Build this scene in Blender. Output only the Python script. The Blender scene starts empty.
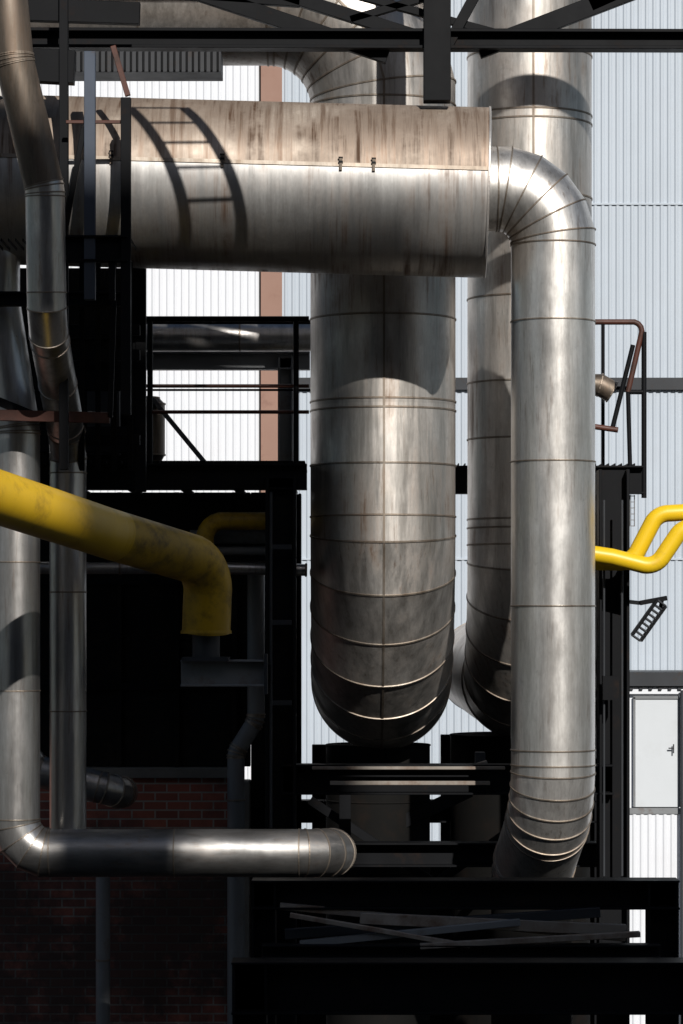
import bpy, math, random
from mathutils import Vector, Matrix
random.seed(7)
scene = bpy.context.scene
EYE = 8.5; DIST = 30.0; HOR = 620.0
def W(px, py, y=0.0):
    s = (DIST + y) / DIST / 100.0
    return Vector(((px - 341.5) * s, y, EYE + (HOR - py) * s))
def S(npx, y=0.0):
    return npx * (DIST + y) / DIST / 100.0

# ------------------------------------------------------------ materials
def new_mat(name):
    m = bpy.data.materials.new(name); m.use_nodes = True
    nt = m.node_tree; nt.nodes.clear()
    out = nt.nodes.new('ShaderNodeOutputMaterial')
    b = nt.nodes.new('ShaderNodeBsdfPrincipled')
    nt.links.new(b.outputs[0], out.inputs[0])
    return m, nt, b
def noise(nt, scale, vec=(1,1,1), detail=6, rough=.6, dist=0.0):
    tc = nt.nodes.new('ShaderNodeTexCoord'); mp = nt.nodes.new('ShaderNodeMapping')
    mp.inputs['Scale'].default_value = vec
    n = nt.nodes.new('ShaderNodeTexNoise'); n.inputs['Scale'].default_value = scale
    n.inputs['Detail'].default_value = detail; n.inputs['Roughness'].default_value = rough
    n.inputs['Distortion'].default_value = dist
    nt.links.new(tc.outputs['Object'], mp.inputs[0]); nt.links.new(mp.outputs[0], n.inputs['Vector'])
    return n.outputs['Fac']
def ramp(nt, fac, a, b, ca=(0,0,0,1), cb=(1,1,1,1)):
    r = nt.nodes.new('ShaderNodeValToRGB')
    r.color_ramp.elements[0].position = a; r.color_ramp.elements[1].position = b
    r.color_ramp.elements[0].color = ca; r.color_ramp.elements[1].color = cb
    nt.links.new(fac, r.inputs[0]); return r.outputs[0]
def mix(nt, fac, a, b, mode='MIX'):
    m = nt.nodes.new('ShaderNodeMix'); m.data_type = 'RGBA'; m.blend_type = mode
    if isinstance(fac, (int, float)): m.inputs[0].default_value = fac
    else: nt.links.new(fac, m.inputs[0])
    for s, v in ((m.inputs[6], a), (m.inputs[7], b)):
        if isinstance(v, (tuple, list)): s.default_value = (*v[:3], 1)
        else: nt.links.new(v, s)
    return m.outputs[2]
def math_n(nt, op, a, b=0.0):
    m = nt.nodes.new('ShaderNodeMath'); m.operation = op
    for i, v in enumerate((a, b)):
        if isinstance(v, (int, float)): m.inputs[i].default_value = v
        else: nt.links.new(v, m.inputs[i])
    return m.outputs[0]
def bump(nt, bsdf, h, strength=.2, dist=.02, prev=None):
    b = nt.nodes.new('ShaderNodeBump'); b.inputs['Strength'].default_value = strength
    b.inputs['Distance'].default_value = dist
    nt.links.new(h, b.inputs['Height'])
    if prev is not None: nt.links.new(prev, b.inputs['Normal'])
    nt.links.new(b.outputs[0], bsdf.inputs['Normal']); return b.outputs[0]

def metal(name, lo=(.50,.48,.455), hi=(.80,.78,.745), rough=(.34,.50), streak=(9,9,.7),
          stain=(.20,.13,.085), st=(.58,.80), metallic=.88, wave=.6, con=(.34,.66), zone=(.40,.68), fine=.5):
    m, nt, b = new_mat(name)
    n1 = noise(nt, 1.0, streak, 8, .68)
    n2 = noise(nt, 1.3, (1,1,1), 5, .6)
    n3 = noise(nt, 60, (1,1,.25), 3, .6)
    n4 = noise(nt, 1.0, tuple(q*2.7 for q in streak), 6, .7)
    n5 = noise(nt, 9.0, (1,1,1), 6, .75)
    base = mix(nt, ramp(nt, n1, *con), lo, hi)
    base = mix(nt, math_n(nt, 'MULTIPLY', ramp(nt, n3, .35, .75), .22), base, (.25,.23,.21))
    sm = math_n(nt, 'MULTIPLY', ramp(nt, n1, st[0]-.1, st[1]), ramp(nt, n2, *zone))
    sm2 = math_n(nt, 'MULTIPLY', ramp(nt, n4, .55, .65), ramp(nt, n2, .35, .60))
    base = mix(nt, sm, base, stain)
    base = mix(nt, math_n(nt, 'MULTIPLY', sm2, fine), base, stain)
    base = mix(nt, math_n(nt, 'MULTIPLY', ramp(nt, n5, .60, .72), .35), base, tuple(c*.6 for c in lo))
    at = nt.nodes.new('ShaderNodeAttribute'); at.attribute_name = 'panel'
    pv = nt.nodes.new('ShaderNodeMapRange'); nt.links.new(at.outputs['Fac'], pv.inputs[0])
    pv.inputs[3].default_value = .78; pv.inputs[4].default_value = 1.12
    cmb = nt.nodes.new('ShaderNodeCombineColor')
    for i in range(3): nt.links.new(pv.outputs[0], cmb.inputs[i])
    base = mix(nt, 1.0, base, cmb.outputs[0], 'MULTIPLY')
    nt.links.new(base, b.inputs['Base Color'])
    rr = nt.nodes.new('ShaderNodeMapRange'); nt.links.new(noise(nt, 2.2, (1,1,.6), 7, .7), rr.inputs[0])
    rr.inputs[1].default_value = .3; rr.inputs[2].default_value = .7
    rr.inputs[3].default_value = rough[0]; rr.inputs[4].default_value = rough[1]
    r2 = math_n(nt, 'ADD', rr.outputs[0], math_n(nt, 'MULTIPLY', sm, .3))
    nt.links.new(r2, b.inputs['Roughness'])
    b.inputs['Metallic'].default_value = metallic
    p = bump(nt, b, noise(nt, 2.6, (1,1,.5), 2, .4), wave, .025)
    bump(nt, b, noise(nt, 25, (1,1,.3), 4, .6), .06, .004, p)
    return m
M_main = metal('weathered_cladding', st=(.53,.70), lo=(.42,.395,.365), hi=(.80,.77,.73), con=(.38,.62), zone=(.36,.62), fine=.6)
M_shellA = metal('rusty_cladding', lo=(.22,.15,.105), hi=(.64,.55,.46), rough=(.42,.62), streak=(13,.5,.5),
                 stain=(.10,.055,.032), st=(.50,.64), metallic=.5, con=(.38,.60), zone=(.30,.55))
M_shellB = metal('cladding_bare', lo=(.44,.425,.41), hi=(.72,.71,.69), streak=(9,.4,.4), st=(.53,.66), stain=(.16,.095,.06), metallic=.72, zone=(.38,.60))
M_bright = metal('bright_cladding', lo=(.56,.54,.515), hi=(.86,.84,.81), rough=(.30,.46), st=(.60,.82), con=(.36,.62))
M_small = metal('thin_pipe_cladding', lo=(.34,.33,.32), hi=(.60,.59,.58), rough=(.26,.42))
M_dimmed = metal('shade_dimmed_cladding', lo=(.20,.195,.19), hi=(.36,.355,.35), rough=(.34,.5), streak=(2,9,9))  # darker copy of the thin pipe metal; shade painted into a sunlit run
M_dull = metal('dull_brown_cladding', lo=(.10,.08,.06), hi=(.24,.19,.15), rough=(.40,.6), metallic=.7)
M_seam = metal('seam_band', lo=(.18,.14,.105), hi=(.40,.36,.31), rough=(.4,.6), st=(.5,.7))

def paint(name, col, rust=(.10,.045,.02), rough=.5, th=(.58,.72), var=.35, spec=.4, sc=3.0):
    m, nt, b = new_mat(name)
    n = noise(nt, sc, (1,1,1), 9, .7)
    v = noise(nt, 1.1, (1,1,.5), 4, .6)
    dark = tuple(c * (1 - var) for c in col)
    c = mix(nt, ramp(nt, v, .3, .7), dark, col)
    c = mix(nt, ramp(nt, n, *th), c, rust)
    nt.links.new(c, b.inputs['Base Color'])
    rr = nt.nodes.new('ShaderNodeMapRange'); nt.links.new(n, rr.inputs[0])
    rr.inputs[3].default_value = rough - .15; rr.inputs[4].default_value = rough + .25
    nt.links.new(rr.outputs[0], b.inputs['Roughness'])
    b.inputs['Specular IOR Level'].default_value = spec
    bump(nt, b, n, .25, .004)
    return m
M_black = paint('black_steel_paint', (.007,.0075,.009), rust=(.018,.011,.008), th=(.58,.75), spec=.10)  # black paint, lowered further so the sunlit truss reads as an unlit silhouette
M_shade_duct = paint('shade_dark_duct', (.008,.0078,.0075), rust=(.014,.010,.008), th=(.5,.75), spec=.08, rough=.7)  # near-black base keeps hoppers and lower pipe run dark in place of shade
M_dkgrey = paint('dark_grey_steel', (.035,.038,.044), rust=(.04,.025,.017), th=(.58,.75), spec=.3)
M_grey = paint('grey_steel', (.20,.21,.22), rust=(.10,.06,.04), th=(.56,.75))
M_lit_weath = paint('lit_weathered_steel', (.30,.265,.23), rust=(.13,.08,.055), th=(.45,.65))  # rusty steel with a pale base that paints sunlight on braces and beam edges
M_red = paint('rust_red_paint', (.085,.028,.018), rust=(.03,.015,.01), th=(.48,.66))
M_blue = paint('blue_grey_paint', (.05,.065,.095), rust=(.05,.03,.02), th=(.6,.75))
M_yel = paint('yellow_paint', (.62,.385,.012), rust=(.20,.12,.015), th=(.54,.76), var=.3, rough=.4, sc=2.2)
M_yel3 = paint('bright_yellow_paint', (.72,.47,.012), rust=(.4,.25,.02), th=(.6,.8), var=.1, rough=.35)
M_yel2 = paint('grimy_yellow_paint', (.54,.33,.012), rust=(.07,.045,.012), th=(.46,.70), var=.5, rough=.45, sc=4)
M_conc = paint('concrete', (.22,.21,.19), rust=(.12,.11,.10), rough=.85, th=(.45,.8), spec=.2)
M_asph = paint('asphalt', (.05,.05,.05), rust=(.035,.035,.035), rough=.9, th=(.45,.7), spec=.2)
M_white = paint('white_cladding', (.67,.69,.73), rust=(.62,.63,.66), rough=.5, th=(.5,.8), var=.04, sc=.8)
M_door = paint('door_paint', (.54,.57,.60), rust=(.48,.50,.52), rough=.5, th=(.5,.8), var=.06, sc=1.5)
M_pale = paint('pale_blue_cladding', (.43,.48,.54), rust=(.41,.45,.50), rough=.5, th=(.5,.8), var=.07, sc=.8)
M_brown = paint('brown_trim', (.28,.165,.125), rust=(.23,.13,.10), rough=.6, var=.1)
M_panel = paint('shade_dark_panel', (.013,.0125,.012), rust=(.024,.019,.016), rough=.75, th=(.5,.7), spec=.1)  # panel colour darkened to stand in for the shade on these walls
M_glass, _nt, _b = new_mat('dark_glass'); _b.inputs['Base Color'].default_value = (.03,.04,.05,1); _b.inputs['Roughness'].default_value = .1

def brick_mat():
    m, nt, b = new_mat('old_brick')
    tc = nt.nodes.new('ShaderNodeTexCoord'); sx = nt.nodes.new('ShaderNodeSeparateXYZ'); cx = nt.nodes.new('ShaderNodeCombineXYZ')
    nt.links.new(tc.outputs['Object'], sx.inputs[0]); nt.links.new(sx.outputs[0], cx.inputs[0]); nt.links.new(sx.outputs[2], cx.inputs[1])
    br = nt.nodes.new('ShaderNodeTexBrick'); nt.links.new(cx.outputs[0], br.inputs['Vector'])
    br.inputs['Scale'].default_value = 1.0; br.inputs['Brick Width'].default_value = .25; br.inputs['Row Height'].default_value = .095
    br.inputs['Mortar Size'].default_value = .010; br.inputs['Mortar Smooth'].default_value = .3; br.inputs['Bias'].default_value = -.1
    br.inputs['Color1'].default_value = (.40,.12,.08,1); br.inputs['Color2'].default_value = (.20,.07,.055,1)
    br.inputs['Mortar'].default_value = (.36,.32,.28,1)
    n = noise(nt, .9, (1,1,1), 8, .7)
    dz = nt.nodes.new('ShaderNodeMapRange'); nt.links.new(sx.outputs[2], dz.inputs[0])
    dz.inputs[1].default_value = EYE-2.7; dz.inputs[2].default_value = EYE-2.0; dz.inputs[3].default_value = .12; dz.inputs[4].default_value = -.08
    grime_shade = ramp(nt, math_n(nt,'ADD', n, dz.outputs[0]), .42, .64)  # random grime plus painted shade: courses below the lit strip go darker
    c = mix(nt, math_n(nt, 'MULTIPLY', grime_shade, .88), br.outputs[0], (.035,.028,.025))
    nt.links.new(c, b.inputs['Base Color']); b.inputs['Roughness'].default_value = .85
    h = math_n(nt, 'SUBTRACT', math_n(nt, 'MULTIPLY', noise(nt, 30), .3), br.outputs['Fac'])
    bump(nt, b, h, .6, .012)
    return m
M_brick = brick_mat()

# ------------------------------------------------------------ builder
class B:
    def __init__(s, name, bevel=0.0):
        s.name = name; s.v = []; s.f = []; s.m = []; s.sm = []; s.p = []; s.mats = []; s.bev = bevel
    def mi(s, mat):
        if mat not in s.mats: s.mats.append(mat)
        return s.mats.index(mat)
    def add(s, vs, fs, mat, smooth=False, panel=.5):
        o = len(s.v); s.v += [tuple(v) for v in vs]
        for f in fs:
            s.f.append(tuple(i + o for i in f)); s.m.append(s.mi(mat)); s.sm.append(smooth); s.p.append(panel)
    def frame(s, p1, p2, up):
        d = (p2 - p1).normalized(); up = Vector(up)
        if abs(d.dot(up)) > .98: up = Vector((0, 1, 0)) if abs(d.y) < .9 else Vector((1, 0, 0))
        u = (up - d * up.dot(d)).normalized(); return d, u, d.cross(u)
    def prism(s, p1, p2, prof, mat, up=(0,0,1)):
        p1 = Vector(p1); p2 = Vector(p2); d, u, w = s.frame(p1, p2, up); n = len(prof)
        vs = [p1 + w * a + u * b for a, b in prof] + [p2 + w * a + u * b for a, b in prof]
        fs = [(i, (i + 1) % n, n + (i + 1) % n, n + i) for i in range(n)] + [tuple(range(n - 1, -1, -1)), tuple(range(n, 2 * n))]
        s.add(vs, fs, mat)
    def bar(s, p1, p2, w, h, mat, up=(0,0,1)):
        s.prism(p1, p2, [(-w/2,-h/2),(w/2,-h/2),(w/2,h/2),(-w/2,h/2)], mat, up)
    def ibeam(s, p1, p2, h, w, mat, up=(0,0,1), tf=.02, tw=.014):
        a, b, t = w/2, h/2, tw/2
        s.prism(p1, p2, [(-a,-b),(a,-b),(a,-b+tf),(t,-b+tf),(t,b-tf),(a,b-tf),(a,b),(-a,b),(-a,b-tf),(-t,b-tf),(-t,-b+tf),(-a,-b+tf)], mat, up)
    def box(s, a, b, mat):
        x0,y0,z0 = a; x1,y1,z1 = b
        vs = [(x0,y0,z0),(x1,y0,z0),(x1,y1,z0),(x0,y1,z0),(x0,y0,z1),(x1,y0,z1),(x1,y1,z1),(x0,y1,z1)]
        s.add(vs, [(0,3,2,1),(4,5,6,7),(0,1,5,4),(1,2,6,5),(2,3,7,6),(3,0,4,7)], mat)
    def rod(s, p1, p2, r, mat, n=12):
        s.tube([Vector(p1), Vector(p2)], r, mat, n=n, beads=False)
    def tube(s, pts, r, mat, n=64, beads=True, bead_skip=(), bw=.012, bh=.009, matfn=None, caps=True, taper=None, seam_mat=None, lseam=None, dbl=(), segfn=None):
        pts = [Vector(p) for p in pts]; N = len(pts)
        seam_mat = seam_mat or M_seam
        d = [(pts[i+1] - pts[i]).normalized() for i in range(N - 1)]
        e1 = Vector((0, 1, 0)) if abs(d[0].z) > .7 else Vector((0, 0, -1))
        e1 = (e1 - d[0] * e1.dot(d[0])).normalized(); e2 = d[0].cross(e1)
        offs = [e1 * math.cos(2*math.pi*k/n) * r + e2 * math.sin(2*math.pi*k/n) * r for k in range(n)]
        rings = []; outs = []
        for i in range(N):
            if i == 0: nn = d[0]; din = d[0]
            elif i == N - 1: nn = d[-1]; din = d[-1]
            else: nn = (d[i-1] + d[i]).normalized(); din = d[i-1]
            ro = [o - din * (o.dot(nn) / din.dot(nn)) for o in offs]
            k = taper[i] if taper else 1.0
            rings.append([pts[i] + q * k for q in ro]); outs.append((ro, nn))
            if 0 < i < N - 1:
                offs = [(q - d[i] * q.dot(d[i])) for q in ro]
                offs = [q.normalized() * r for q in offs]
        for i in range(N - 1):
            pan = random.random(); vs = rings[i] + rings[i+1]
            if matfn:
                o = len(s.v); s.v += [tuple(v) for v in vs]
                for k in range(n):
                    s.f.append((o+k, o+(k+1)%n, o+n+(k+1)%n, o+n+k)); s.m.append(s.mi(matfn((k+.5)/n*360))); s.sm.append(True); s.p.append(pan)
            else:
                mm = segfn((pts[i]+pts[i+1])/2) if segfn else mat
                s.add(vs, [(k, (k+1)%n, n+(k+1)%n, n+k) for k in range(n)], mm, True, pan)
            if lseam is not None:
                k = int((lseam % 360) / 360 * n)
                a, b = rings[i][k], rings[i+1][k]
                out = (a - pts[i]).normalized()
                s.bar(a, b, .022, .012, seam_mat, up=out)
        if caps:
            s.add(rings[0], [tuple(range(n))[::-1]], mat); s.add(rings[-1], [tuple(range(n))], mat)
        if beads:
            for i in range(N):
                if i in bead_skip: continue
                for shift in ((0,) if i not in dbl else (-.045, .045)):
                    ro, nn = outs[i]; tn = nn; kk = taper[i] if taper else 1
                    prof = [(-bw, -.004), (-bw*.6, bh), (bw*.6, bh), (bw, -.004)]
                    vs = []
                    for q in ro:
                        out = q.normalized()
                        for a, h in prof: vs.append(pts[i] + q*kk + tn * (a + shift) + out * h)
                    P = len(prof); fs = []
                    for k in range(n):
                        k2 = (k + 1) % n
                        for j in range(P - 1): fs.append((k*P+j, k*P+j+1, k2*P+j+1, k2*P+j))
                    s.add(vs, fs, seam_mat, False, random.random())
    def done(s, loc=None):
        me = bpy.data.meshes.new(s.name); me.from_pydata(s.v, [], s.f)
        for m in s.mats: me.materials.append(m)
        me.polygons.foreach_set('material_index', s.m); me.polygons.foreach_set('use_smooth', s.sm)
        at = me.attributes.new('panel', 'FLOAT', 'FACE'); at.data.foreach_set('value', s.p)
        me.update()
        import bmesh
        bm = bmesh.new(); bm.from_mesh(me); bmesh.ops.recalc_face_normals(bm, faces=bm.faces); bm.to_mesh(me); bm.free()
        ob = bpy.data.objects.new(s.name, me); scene.collection.objects.link(ob)
        if s.bev:
            mo = ob.modifiers.new('bevel', 'BEVEL'); mo.width = s.bev; mo.segments = 1; mo.limit_method = 'ANGLE'
        return ob

def route(corners, R, gores, seam=None):
    """corners: points; R: bend radius per inner corner; gores per corner. Lobster-back mitres."""
    c = [Vector(p) for p in corners]; pts = [c[0]]
    for i in range(1, len(c) - 1):
        d1 = (c[i] - c[i-1]).normalized(); d2 = (c[i+1] - c[i]).normalized()
        th = d1.angle(d2); Ri = R[i-1]; g = gores[i-1]
        if th < .01 or g == 0:
            pts.append(c[i]); continue
        t = Ri * math.tan(th / 2); A = c[i] - d1 * t
        inn = (d2 - d1 * d2.dot(d1)).normalized(); C = A + inn * Ri
        pts.append(A)
        for k in range(g):
            a = (k + .5) * th / g; rr = Ri / math.cos(th / (2 * g))
            pts.append(C + (-inn * math.cos(a) + d1 * math.sin(a)) * rr)
        pts.append(c[i] + d2 * t)
    pts.append(c[-1])
    if seam:
        out = [pts[0]]
        for a, b in zip(pts, pts[1:]):
            L = (b - a).length; k = int(L / seam)
            for j in range(1, k + 1):
                q = a + (b - a) * (j / (k + 1)); out.append(q)
            out.append(b)
        pts = out
    return pts
def insert(pts, i, news):
    return pts[:i+1] + [Vector(p) for p in news] + pts[i+1:]

# ------------------------------------------------------------ camera / light
cam = bpy.data.cameras.new('camera'); co = bpy.data.objects.new('camera', cam); scene.collection.objects.link(co)
co.location = (0, -DIST, EYE); co.rotation_euler = (math.radians(90), 0, 0)
cam.sensor_fit = 'VERTICAL'; cam.sensor_height = 36; cam.sensor_width = 24
cam.lens = 36 * DIST / 10.24; cam.shift_y = (HOR - 512) / 1024; cam.clip_end = 2000
scene.camera = co
EL, AZ = math.radians(32), math.radians(15)
sdir = Vector((math.sin(AZ)*math.cos(EL), -math.cos(AZ)*math.cos(EL), math.sin(EL)))
sun = bpy.data.lights.new('sun', 'SUN'); sun.energy = 5.0; sun.angle = math.radians(.5); sun.color = (1, .96, .90)
so = bpy.data.objects.new('sun', sun); scene.collection.objects.link(so); so.rotation_euler = sdir.to_track_quat('Z', 'Y').to_euler()
so.location = sdir * 50
w = bpy.data.worlds.new('World'); scene.world = w; w.use_nodes = True
sk = w.node_tree.nodes.new('ShaderNodeTexSky'); sk.sky_type = 'NISHITA'; sk.sun_disc = False
sk.sun_elevation = EL; sk.sun_rotation = math.atan2(sdir.x, sdir.y)
bg = w.node_tree.nodes['Background']; bg.inputs[1].default_value = .05
w.node_tree.links.new(sk.outputs[0], bg.inputs[0])
scene.view_settings.view_transform = 'Standard'; scene.view_settings.look = 'None'; scene.view_settings.exposure = 0

# ------------------------------------------------------------ ground
g = B('ground'); g.add([(-600,-600,0),(600,-600,0),(600,600,0),(-600,600,0)], [(0,1,2,3)], M_asph); g.done()

# ------------------------------------------------------------ background factory hall
YB = 25.0
def corr(b, x0, x1, z0, z1, y, mat, pitch=.135, dep=.02):
    n = int((x1 - x0) / pitch); vs = []; prof = []
    for i in range(n):
        x = x0 + i * pitch
        prof += [(x, 0), (x + pitch*.40, 0), (x + pitch*.58, -dep), (x + pitch*.82, -dep)]
    prof.append((x0 + n * pitch, 0))
    for x, d in prof: vs += [(x, y + d, z0), (x, y + d, z1)]
    b.add(vs, [(2*i, 2*i+2, 2*i+3, 2*i+1) for i in range(len(prof)-1)], mat)
def X(px, y): return (px - 341.5) * (DIST + y) / 3000
def Z(py, y): return EYE + (HOR - py) * (DIST + y) / 3000
h = B('factory_hall')
h.box((-34, YB+.05, 0), (44, YB+14, 34), M_grey)
corr(h, -30, X(262, YB), 0, 34, YB, M_white)
corr(h, X(281, YB), 40, 0, 34, YB, M_pale)
h.box((X(262,YB)-.02, YB-.06, 0), (X(281,YB)+.02, YB+.04, 34), M_brown)
for py in (262, 60):
    z = Z(py, YB); h.box((-30, YB-.035, z), (X(262,YB)-.03, YB-.0, z+.03), M_white)
for py in (205, 560):
    z = Z(py, YB); h.box((X(281,YB)+.03, YB-.033, z), (40, YB-.0, z+.03), M_pale)
z = Z(390, YB)
h.box((X(281,YB)+.03, YB-.09, z), (40, YB-.034, z+S(12, YB)), M_dkgrey)
h.box((-34, YB-.2, 34), (44, YB+14.2, 34.4), M_dkgrey)
h.done()
YA = 23
a = B('annex_building', .004)
x0 = X(629, YA)
a.box((x0, YA+.05, 0), (20, YB-.1, Z(676,YA)), M_white)
corr(a, x0, 20, 0, Z(813, YA), YA, M_white)
a.box((x0-.06, YA-.15, Z(686,YA)), (20, YB-.08, Z(672,YA)), M_dkgrey)
a.box((x0-.03, YA-.06, Z(694,YA)), (20, YA+.04, Z(687,YA)), M_white)
for i in range(60):
    xx = x0 + i*.17; a.box((xx, YA-.10, Z(685,YA)-.09), (xx+.06, YA-.065, Z(685,YA)-.01), M_dkgrey)
a.box((x0, YA-.03, Z(814,YA)), (20, YA+.04, Z(808,YA)), M_grey)
dx0, dx1 = X(633,YA), X(679,YA)
a.box((dx0, YA-.02, Z(807,YA)), (dx1, YA+.03, Z(697,YA)), M_door)
for xx in (dx0, dx1-.02): a.box((xx, YA-.045, Z(807,YA)), (xx+.04, YA-.021, Z(697,YA)), M_grey)
a.box((dx0, YA-.045, Z(699,YA)), (dx1, YA-.021, Z(696,YA)), M_grey)
a.rod((X(673,YA), YA-.09, Z(753,YA)), (X(673,YA), YA-.09, Z(744,YA)), .012, M_dkgrey)
a.rod((X(668,YA), YA-.09, Z(748,YA)), (X(673,YA), YA-.09, Z(748,YA)), .012, M_dkgrey)
a.rod((X(681,YA), YA-.15, 0), (X(681,YA), YA-.15, Z(690,YA)), .03, M_dkgrey)
a.done()

# ------------------------------------------------------------ main large duct
def bend_down_duct(name, px, y, r, row_bend, R, topcorners, toprad, topg, mat, seams, dbl_rows, gores, yend, ls):
    zb = Z(row_bend, y); xx = X(px, y)
    pts = route(topcorners + [Vector((xx, y, zb - R)), Vector((xx, yend, zb - R))],
                toprad + [R], topg + [gores])
    iv = max((i for i in range(len(pts)-1) if abs((pts[i+1]-pts[i]).normalized().z) > .999), key=lambda i: (pts[i+1]-pts[i]).length)
    news = [Vector((xx, y, Z(s, y))) for s in seams]
    pts = insert(pts, iv, news)
    dbl = [iv + 1 + k for k, s in enumerate(seams) if s in dbl_rows]
    b = B(name); b.tube(pts, r, mat, n=96, dbl=dbl, lseam=ls); return b
x = X(383, 0)
zt = Z(-8, 0)
b = bend_down_duct('large_exhaust_duct', 383, 0, .725, 517, 1.66,
    [Vector((-7, 0, zt)), Vector((-3.2,0,zt)), Vector((-2.0,0,zt)), Vector((x, 0, zt))], [.01,.01,1.15], [0,0,6], M_main,
    [180, 250, 320, 407, 466], [407], 7, 11.0, 270)
b.done()
y2 = 1.2
b = bend_down_duct('exhaust_duct', 529.5, y2, .645, 545, 1.42,
    [Vector((X(529.5,y2), y2, 18.5))], [], [], M_main, [-60, 58, 122, 200, 300, 384, 440, 524], [122, 524], 6, 11.0, 180)
b.done()

# ------------------------------------------------------------ cladded shell + pipe leaving it
sh = B('insulated_crossover_duct')
pL = W(-60, 178, -1.72); pR = W(487, 193, -1.85)
dd = (pR - pL)
pts = [pL] + [pL + dd * t for t in (.12, .24, .42, .66)] + [pR - dd.normalized()*.03, pR]
TOPA, TOPB = 98, 262
def shell_fn(a):
    return M_shellA if TOPA < a < TOPB else M_shellB
d0 = dd.normalized(); e1 = Vector((0,0,-1)); e1 = (e1 - d0*e1.dot(d0)).normalized(); e2 = d0.cross(e1)
R_s = S(84.5, -1.85)
sh.tube(pts, R_s, M_shellB, n=120, matfn=shell_fn, caps=False, bead_skip=(0,1,2,3,4,5), bw=.012, bh=.012, seam_mat=M_shellB)
n = 96
ro = [pR + (e1*math.cos(2*math.pi*k/n) + e2*math.sin(2*math.pi*k/n))*R_s*.995 - d0*.04 for k in range(n)]
ri = [pR + (e1*math.cos(2*math.pi*k/n) + e2*math.sin(2*math.pi*k/n))*R_s*.49 - d0*.04 for k in range(n)]
sh.add(ro + ri, [(k, (k+1)%n, n+(k+1)%n, n+k) for k in range(n)], M_dull)
sg = math.radians(98)
sgn = 1 if e2.y < 0 else -1
off = (e1*math.cos(sg) + e2*sgn*math.sin(sg))
la = pL + off*(R_s+.004); lb = pR + off*(R_s+.004)
sh.bar(la, lb, .035, .012, M_seam, up=off)
for px in (228, 343, 375, 120):
    t = (px + 60) / 547; c = pL + dd*t + off*(R_s+.015)
    sh.bar(c + Vector((0,0,.055)), c - Vector((0,0,.055)), .025, .022, M_dull, up=off)
    sh.bar(c + d0*.02 + Vector((0,0,.02)), c - d0*.02 + Vector((0,0,.02)), .02, .025, M_black, up=off)
    sh.rod(c + Vector((0,0,.06)) - d0*.02, c + Vector((0,0,.06)) + d0*.02, .009, M_black)
sh.done()

yr = -1.8
rp = B('insulated_pipe')
xr = X(553, yr); z1 = Z(189, yr)
zb = Z(765, yr); Rb = .70
dout = Vector((-.10, .76, -.52)).normalized()
th = Vector((0,0,-1)).angle(dout)
cz = zb - Rb*math.tan(th/2)
corner = Vector((xr, yr, cz)); nxt = corner + dout*1.25
pts = route([Vector((X(400,yr), yr, z1)), Vector((xr, yr, z1)), corner, nxt, Vector((nxt.x, nxt.y, 0))],
            [.53, Rb, .4], [5, 5, 3])
iv = max(range(len(pts)-1), key=lambda i: (pts[i+1]-pts[i]).length if pts[i].z > EYE+1 else 0)
pts = insert(pts, iv, [Vector((xr, yr, Z(s, yr))) for s in (322, 462, 606, 750)])
rp.tube(pts, S(42, yr), M_bright, n=72, lseam=None, bw=.009, segfn=lambda c: M_shade_duct if c.z < EYE-3.0 else M_bright)  # lower run takes the duct colour with shade painted in
rp.done()

# ------------------------------------------------------------ thin clad pipes on the left
yp = -1.5
p = B('condensate_pipe')
pts = route([W(2,-60,-3.6), W(14,60,-3.6), W(45,190,-3.5), W(47,325,-3.4), W(68,440,yp), W(68,830,yp)], [.5,.5,.5,.5], [3,2,2,2], 1.15)
p.tube(pts, S(19,-2.4), M_small, n=40, bw=.008, bh=.007, segfn=lambda c: M_dull if c.z > EYE+4.05 else M_small); p.done()
p = B('steam_pipe')
yq = -1.9
pts = route([W(-4,-60,yq), W(-4,300,yq), W(16,430,yq), W(16,853,yq), W(330,853,yq), W(330,853,yq)+Vector((.02,.62,-.04))],
            [.5,.5,.32,.30], [2,2,4,4], 1.25)
p.tube(pts, S(24,yq) , M_small, n=44, bw=.008, bh=.007, segfn=lambda c: M_dimmed if c.x > X(35,yq) else M_small); p.done()
p = B('drain_pipe')
pts = route([W(20,748,.2), W(35,770,.2), W(118,792,.2), W(122,792,1.8)], [.15,.2], [2,3])
p.tube(pts, S(16,.2), M_small, n=32); p.done()
p = B('downpipe'); p.tube([W(103,875,1.4), W(103,960,1.4), Vector((X(103,1.4),1.4,0))], .075, M_grey, n=20); p.done()

# ------------------------------------------------------------ yellow gas pipe
p = B('yellow_gas_pipe')
a0 = W(-60, 478, -5.6); a1 = W(110, 534, -3.0); a2 = W(196, 566, -1.9)
a3 = Vector((a2.x+.09, a2.y+.1, Z(632, -1.9)))
pts = route([a0, a1, a2 + Vector((.12,0,.02)), a3], [.8, .36], [2, 8])
p.tube(pts, .228, M_yel, n=48, beads=False, segfn=lambda c: M_yel2 if c.x > X(150,-2.4) else M_yel)
p.tube([a3 + Vector((0,0,.015)), a3 - Vector((0,0,.015))], .24, M_yel2, n=32, beads=False)
p.rod(a3 - Vector((0,0,.015)), a3 - Vector((0,0,.24)), .13, M_dkgrey, 20)
p.box((a3.x-.22, a3.y-.2, a3.z-.27), (a3.x+.22, a3.y+.2, a3.z-.235), M_dkgrey)
p.done()
s = B('pipe_support_bracket', .004)
zc = Z(673, -1.8)
s.ibeam((X(181,-1.8), -1.8, zc), (X(266,-1.8), -1.8, zc), .25, .22, M_grey)
s.bar((X(266,-1.8), -1.8, zc+.18), (X(266,-1.8), -1.8, zc-.2), .24, .03, M_dkgrey, up=(1,0,0))
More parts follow.
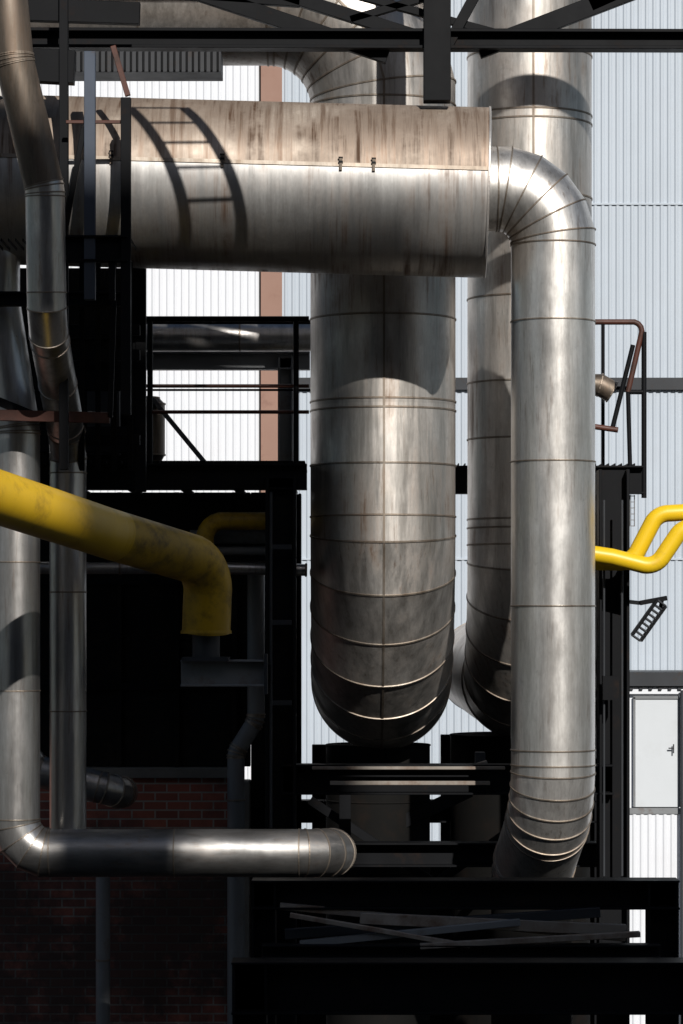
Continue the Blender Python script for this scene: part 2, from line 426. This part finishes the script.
s.bar((X(262,-1.8), -1.7, zc), (X(262,-.6), -.6, zc), .16, .16, M_black)
s.bar((X(192,-1.8), -1.7, zc), (X(192,2.4), 2.4, zc), .12, .16, M_black)
s.done()
p = B('yellow_branch_pipe')
pts = route([W(205,560,-.3), W(205,521,-.3), W(285,521,-.3), W(285,521,3)], [.18,.2], [5,5])
p.tube(pts, S(9,-.3), M_yel2, n=28, beads=False); p.done()
for k, cs in enumerate(([(560,562),(632,562),(657,514),(760,508)], [(560,549),(612,557),(655,568),(682,528),(760,522)])):
    p = B('yellow_handling_pipe' if k == 0 else 'yellow_handling_pipe.001')
    yy = -.95 - .2*k
    pts = route([W(a,b_,yy) for a, b_ in cs], [.18]*(len(cs)-2), [7]*(len(cs)-2))
    p.tube(pts, S(8.5,yy), M_yel3, n=24, beads=False); p.done()

p = B('horizontal_service_pipe'); p.tube([W(90,337,2.2), W(150,337,2.2), W(240,337,2.2), W(400,337,2.2)], S(14.5,2.2), M_small, n=32)
p.done()
p = B('conduit_pipe'); p.tube([W(30,568,-.3), W(120,568,-.3), W(215,568,-.3), W(306,570,-.3)], S(6,-.3), M_small, n=20)
p.rod(W(190,537,-.1), W(270,537,-.1), .07, M_grey); p.rod(W(190,551,-.1), W(270,551,-.1), .045, M_grey); p.done()
p = B('small_expansion_tank')
p.tube([W(146,398,1.2), W(146,404,1.2), W(146,455,1.2), W(146,462,1.2)], S(19,1.2), M_dull, n=32, taper=[.7,1,1,.8]); p.done()

# ------------------------------------------------------------ walkway left with railing
k = B('walkway_platform', .004)
yf, yb = -.55, 1.4
def beam_row(b, px0, px1, r0, r1, y, mat=M_black, wd=.2):
    b.ibeam((X(px0,y), y, (Z(r0,y)+Z(r1,y))/2), (X(px1,y), y, (Z(r0,y)+Z(r1,y))/2), Z(r0,y)-Z(r1,y), wd, mat)
beam_row(k, -40, 307, 464, 490, yf)
beam_row(k, -40, 300, 464, 490, yb)
zt_ = Z(464, yf)+.004
for i in range(46):
    xx = X(-40,yf) + i*.075; k.box((xx, yf, zt_), (xx+.012, yb, zt_+.03), M_black)
for i in range(6): k.box((X(-40,yf), yf+.1+i*.33, zt_+.005), (X(305,yf), yf+.12+i*.33, zt_+.034), M_black)
for i in range(5):
    xx = X(70+i*55,yf); k.ibeam((xx, yf+.1, zt_-.14), (xx, yb-.1, zt_-.14), .16, .1, M_black)
k.box((X(84,yf), yf+.45, Z(560,yf)), (X(268,yf), yb, Z(492,yf)), M_black)
k.done()
r = B('walkway_railing')
top = 319
for px in (150, 296): r.rod((X(px,yf), yf, Z(top,yf)), (X(px,yf), yf, zt_), .028, M_black)
r.rod(W(140,top,yf), W(309,top,yf), .028, M_black)
for row in (386, 412): r.rod(W(140,row,yf), W(309,row,yf), .018, M_red)
r.rod(W(140,top+3,1.35), W(330,top+3,1.35), .024, M_black); r.rod(W(140,390,1.35), W(330,390,1.35), .012, M_black)
r.done()
s = B('steel_brace', .003)
s.bar(W(150,396,1.0), W(206,464,1.0), .07, .05, M_grey)
s.ibeam((X(285.5,1.8),1.8,Z(358,1.8)), (X(285.5,1.8),1.8,Z(462,1.8)), .16,.16, M_grey, up=(1,0,0))
s.ibeam(W(145,361,1.8), W(310,361,1.8), .19, .16, M_grey)
s.done()

k = B('access_platform', .004)
yk = 2.2
beam_row(k, 440, 643, 466, 494, yk)
beam_row(k, 440, 638, 466, 494, yk+1.2)
for i in range(34):
    xx = X(445,yk)+i*.07; 
    if xx < X(640,yk): k.box((xx, yk, Z(466,yk)+.004), (xx+.012, yk+1.2, Z(466,yk)+.03), M_black)
for i in range(9): k.rod(W(600+i*4.3, 495, yk), W(600+i*4.3, 526, yk), .006, M_grey, 6)
for i in range(6): k.rod(W(600, 496+i*6, yk), W(635, 496+i*6, yk), .006, M_grey, 6)
k.done()
r = B('platform_railing')
r.tube(route([W(590,322,yk), W(644,322,yk), W(628,392,yk)], [.1], [4]), .03, M_red, n=12, beads=False)
r.rod(W(644,332,yk), W(644,498,yk), .028, M_black); r.rod(W(633,345,yk+.05), W(612,430,yk+.05), .026, M_black)
r.rod(W(628,392,yk), W(645,392,yk), .026, M_black); r.rod(W(618,430,yk), W(590,426,yk), .03, M_red)
r.rod(W(628,392,yk), W(630,466,yk), .024, M_black); r.rod(W(590,388,yk+.6), W(630,388,yk+.6), .02, M_black)
r.rod(W(603,322,yk+1.2), W(603,466,yk+1.2), .02, M_black)
r.tube([W(590,385,yk+.5), W(600,385,yk+.5), W(612,392,yk+.5)], .12, M_dull, n=16)
r.done()

# ------------------------------------------------------------ supporting frame
f = B('steel_support_frame', .004)
yc = -.55
for px in (281, 613):
    cx_ = X(px, yc); f.ibeam((cx_, yc, 0), (cx_, yc, Z(478 if px==281 else 470, yc)), .30, .30, M_black, up=(1,0,0), tf=.03)
    f.ibeam((cx_, 3.2, 0), (cx_, 3.2, Z(478, yc)), .30, .30, M_black, up=(1,0,0), tf=.03)
beam_row(f, 283, 612, 764, 794, yc, wd=.3)
beam_row(f, 283, 612, 842, 866, yc+.5, wd=.3)
beam_row(f, 283, 612, 800, 822, 3.2, wd=.3)
for px in (281, 613):
    f.ibeam((X(px,yc), yc+.16, Z(775,yc)), (X(px,yc), 3.05, Z(775,yc)), .25, .2, M_black)
for r0 in (545, 620, 700):
    f.box((X(272,yc), yc-.175, Z(r0+5,yc)), (X(292,yc), yc-.152, Z(r0,yc)), M_dkgrey)
f.bar(W(312,768,yc-.2), W(505,768,yc-.2), .05, .03, M_lit_weath)  # thin pale strips paint glints along the dark beam
f.bar(W(330,783,yc-.2), W(490,783,yc-.2), .03, .04, M_lit_weath)
f.bar(W(345,792,.6), W(345,880,.6), .12, .12, M_black); f.bar(W(300,870,1.5), W(470,790,1.5), .14, .14, M_black)
f.bar(W(310,800,1.0), W(430,880,1.0), .08, .09, M_black); f.bar(W(560,795,1.0), W(440,880,1.0), .08, .09, M_black)
f.bar(W(480,752,.0), W(480,790,.0), .1, .14, M_dkgrey); f.bar(W(455,775,-.3), W(488,765,-.3), .1,.1, M_lit_weath)
f.done()
q = B('hopper_chute', .004)
q.tube([W(378,745,1.9), W(378,800,1.9), W(378,850,1.9), W(378,870,1.9), Vector((X(378,1.9),1.9,0))], S(52,1.9), M_shade_duct, n=48, seam_mat=M_shade_duct)
q.done()
q = B('hopper_chute.001', .004)
q.tube([W(520,735,3.0), W(520,790,3.0), W(520,850,3.0), Vector((X(520,3.0),3.0,0))], S(70,3.0), M_shade_duct, n=48, seam_mat=M_shade_duct)
q.done()

f = B('lower_braced_girder', .004)
ya_, yb_ = -2.5, -3.6
beam_row(f, 252, 678, 879, 908, ya_, wd=.34)
beam_row(f, 232, 760, 960, 1012, yb_, wd=.4)
f.ibeam((X(662,ya_),ya_,0), (X(662,ya_),ya_,Z(880,ya_)), .28,.28, M_black, up=(1,0,0))
f.ibeam((X(264,ya_),ya_,0), (X(264,ya_),ya_,Z(880,ya_)), .22,.22, M_black, up=(1,0,0))
f.ibeam((X(250,yb_),yb_,0), (X(250,yb_),yb_,Z(962,yb_)), .3,.3, M_black, up=(1,0,0))
f.ibeam((X(700,yb_),yb_,0), (X(700,yb_),yb_,Z(962,yb_)), .3,.3, M_black, up=(1,0,0))
beam_row(f, 262, 660, 944, 958, -2.9, wd=.2)
for (p0,p1,r0,r1,yy,m_,hh) in ((280,625,906,938,-2.6,M_lit_weath,.06),(285,600,934,912,-2.7,M_dkgrey,.09),(360,626,918,930,-2.75,M_lit_weath,.10),
                              (300,520,944,922,-2.85,M_grey,.06),(290,470,915,946,-2.9,M_lit_weath,.04),(420,640,946,934,-2.95,M_lit_weath,.05)):
    f.bar(W(p0,r0,yy), W(p1,r1,yy), .10, hh, m_)
f.done()

# ------------------------------------------------------------ dark wall, brick wall
k = B('brick_wall', .004)
k.box((-9, 2.2, 0), (X(229,2.2), 2.5, Z(778,2.2)), M_brick)
k.box((-9, 2.12, Z(778,2.2)+.002), (X(233,2.2), 2.55, Z(768,2.2)), M_conc)
k.done()
k = B('concrete_pier', .01); k.box((X(230,2.1),2.06,0), (X(250,2.1),2.5,Z(769,2.1)-.13), M_conc); k.done()
k = B('shade_dark_panel_wall', .003)
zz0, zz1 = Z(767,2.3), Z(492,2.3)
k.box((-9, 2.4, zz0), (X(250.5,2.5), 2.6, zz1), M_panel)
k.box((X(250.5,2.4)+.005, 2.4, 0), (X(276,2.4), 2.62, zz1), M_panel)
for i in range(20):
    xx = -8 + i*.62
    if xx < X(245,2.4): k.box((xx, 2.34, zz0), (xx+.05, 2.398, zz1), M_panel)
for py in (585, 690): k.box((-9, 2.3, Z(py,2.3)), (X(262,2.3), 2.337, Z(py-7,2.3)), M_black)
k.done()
k = B('shade_backing_wall', .003)  # near-black backing sheets stand in for the darkness under the ducts
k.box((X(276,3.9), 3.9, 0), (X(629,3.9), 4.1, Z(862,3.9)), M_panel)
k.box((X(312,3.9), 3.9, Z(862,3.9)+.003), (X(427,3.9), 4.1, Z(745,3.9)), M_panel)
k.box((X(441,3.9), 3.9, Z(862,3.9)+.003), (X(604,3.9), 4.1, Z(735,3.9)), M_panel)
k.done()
p = B('vertical_service_pipe')
pts = route([W(256,500,1.0), W(256,720,1.0), W(236,752,1.0), W(236,800,1.0), Vector((X(236,1.0),1.0,0))], [.2,.2,.01],[3,3,0])
p.tube(pts, .09, M_grey, n=20); p.done()
p = B('cable_conduit')
for px in (604, 622): p.rod(W(px,500,-.85), W(px,876,-.85), .012, M_dkgrey, 8)
for px in (271,): p.rod(W(px,492,-.85), W(px,828,-.85), .014, M_dkgrey, 8)
p.box(tuple(W(603,700,-.93)), (W(619,700,-.93).x, -.83, W(603,676,-.93).z), M_black)
p.done()

# ------------------------------------------------------------ left upper platform
k = B('upper_access_platform', .004)
yu = -3.0
beam_row(k, 60, 128, 236, 262, yu, wd=.15)
beam_row(k, -80, 128, 292, 306, yu+.6, wd=.15)
for i in range(30):
    xx = X(-80,yu)+i*.065; k.box((xx, yu+.1, Z(240,yu)), (xx+.01, -2.2, Z(240,yu)+.03), M_black)
for px, m_, r0, r1, w_ in ((90,M_blue,52,300,.10),(126,M_black,98,415,.09),(112,M_black,262,300,.06),(141,M_black,262,492,.10),(134,M_black,262,470,.07)):
    yy = yu if px < 130 else -1.0
    k.bar((X(px,yy),yy,Z(r0,yy)), (X(px,yy),yy,Z(r1,yy)), w_, w_, m_)
k.bar(W(113,46,yu), W(128,96,yu), .05,.05, M_red); k.bar(W(66,122,yu), W(128,122,yu), .03,.03, M_red)
k.bar(W(84,128,yu), W(64,236,yu), .05, .05, M_black)
k.bar(W(-10,415,yu+.5), W(110,418,yu+.5), .05,.1, M_red); k.bar(W(110,418,yu+.5), W(114,300,yu+.5), .05,.05, M_black)
k.bar(W(-10,398,yu+.6), W(40,418,yu+.6), .05,.08, M_black)
for i in range(5): k.bar(W(66+i*16,262,yu+.6), W(66+i*16,470,yu+1.4), .05,.05, M_black)
for row in (330,355,440): k.bar(W(60,row,yu+1.5), W(140,row,yu+1.5), .06,.1, M_black)
k.bar(W(64,-40,-2.75), W(64,470,-2.75), .08,.10, M_black)
k.bar(W(-60,375,-.9), W(140,375,-.9), .2,.3,M_black); k.bar(W(-60,440,-.9), W(140,440,-.9), .2,.25,M_black)
k.bar(W(-40,62,-2.7), W(75,68,-2.7), .15,.3,M_black); k.bar(W(-40,8,-2.7), W(140,14,-2.7), .1,.2,M_black)
k.done()
k = B('machinery_enclosure', .004)
k.box((X(-120,.2), .2, Z(462,.2)), (X(134,.2), 1.1, Z(268,.2)), M_panel)
for py in (300,340,380,420): k.box((X(-120,.2), .14, Z(py,.2)), (X(134,.2), .198, Z(py-5,.2)), M_black)
k.box((X(88,0), -.1, Z(455,0)), (X(120,0), .13, Z(378,0)), M_dkgrey)
k.done()
k = B('cable_tray', .003)
yy = -.9
k.box((X(60,yy), yy, Z(72,yy)), (X(221,yy), yy+.5, Z(50,yy)), M_dkgrey)
for i in range(26): k.box((X(62+i*6.2,yy), yy-.02, Z(71,yy)), (X(64+i*6.2,yy), yy-.002, Z(51,yy)), M_black)
k.done()

# ------------------------------------------------------------ overhead truss
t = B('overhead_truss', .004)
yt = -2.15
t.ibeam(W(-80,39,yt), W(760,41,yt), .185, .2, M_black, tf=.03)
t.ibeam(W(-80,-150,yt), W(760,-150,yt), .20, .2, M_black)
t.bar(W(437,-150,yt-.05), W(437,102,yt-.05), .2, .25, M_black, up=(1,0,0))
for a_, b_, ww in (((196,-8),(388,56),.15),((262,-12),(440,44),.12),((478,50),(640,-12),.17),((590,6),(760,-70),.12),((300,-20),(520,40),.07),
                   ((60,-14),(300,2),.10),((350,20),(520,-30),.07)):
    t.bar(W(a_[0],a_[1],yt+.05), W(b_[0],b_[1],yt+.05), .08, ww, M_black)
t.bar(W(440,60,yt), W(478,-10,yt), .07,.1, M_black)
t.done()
l = B('steel_ladder', .003)
def sunup(p, d): return p + sdir*d
for o in (0, .55):
    l.bar(sunup(W(128+o*100,112,-2.2),4.0), sunup(W(205+o*100,262,-2.5),4.0), .05,.09, M_black)
for i in range(7):
    tt = i/6; A = W(128,112,-2.2).lerp(W(205,262,-2.5), tt); C = W(183,112,-2.2).lerp(W(260,262,-2.5), tt)
    l.rod(sunup(A,4.0), sunup(C,4.0), .015, M_black, 8)
l.done()

# ------------------------------------------------------------ luminaire on right
f = B('flood_light', .003)
yy = 1.5
c0 = W(632,635,yy); c1 = W(657,600,yy)
ax = (c1-c0).normalized(); pr = Vector((ax.z,0,-ax.x))
for o in (0,.11): f.bar(c0+pr*o, c1+pr*o, .16,.03, M_black)
for i in range(9): 
    q0 = c0.lerp(c1, i/8); f.bar(q0-Vector((0,0,0)), q0+pr*.11, .16,.018, M_dkgrey)
f.bar(W(640,603,yy), W(667,598,yy), .05,.05, M_black); f.bar(W(662,600,yy), W(660,610,yy), .04,.03,M_black)
f.bar(W(640,603,yy), W(613,600,yy+1.7), .04,.04, M_black)
f.done()

# ------------------------------------------------------------ unseen blocks added behind the viewer to cast shade
YO = -45.0
def shade_box(b, px0, px1, row0, row1, yref, depth=.6, mat=M_dkgrey, ground=False):
    A = W(px0,row1,yref); C = W(px1,row0,yref); tt = (YO - yref)/sdir.y
    a_ = A + sdir*tt; c_ = C + sdir*tt
    b.box((a_.x, YO-depth, 0 if ground else a_.z), (c_.x, YO, c_.z), mat)
    return a_, c_
o = B('unseen_shade_blocks')  # added only for its shadow; gaps let sun reach chosen pipes
shade_box(o, -3500, 3500, 884, 1000, -2.0, 14, M_dkgrey, True)
for i in range(20):
    for j in range(6):
        o.box((-38+i*4, YO-.02, 2+j*4.5), (-36+i*4, YO+.04, 4.6+j*4.5), M_glass)
shade_box(o, 48, 392, 292, 806, -1.6)
shade_box(o, 48, 178, 806, 890, -1.6, .5)
shade_box(o, -1200, 48, 292, 440, -1.6, .7)
shade_box(o, -1200, 24, 440, 890, -1.6, .65) if False else None
o.done()
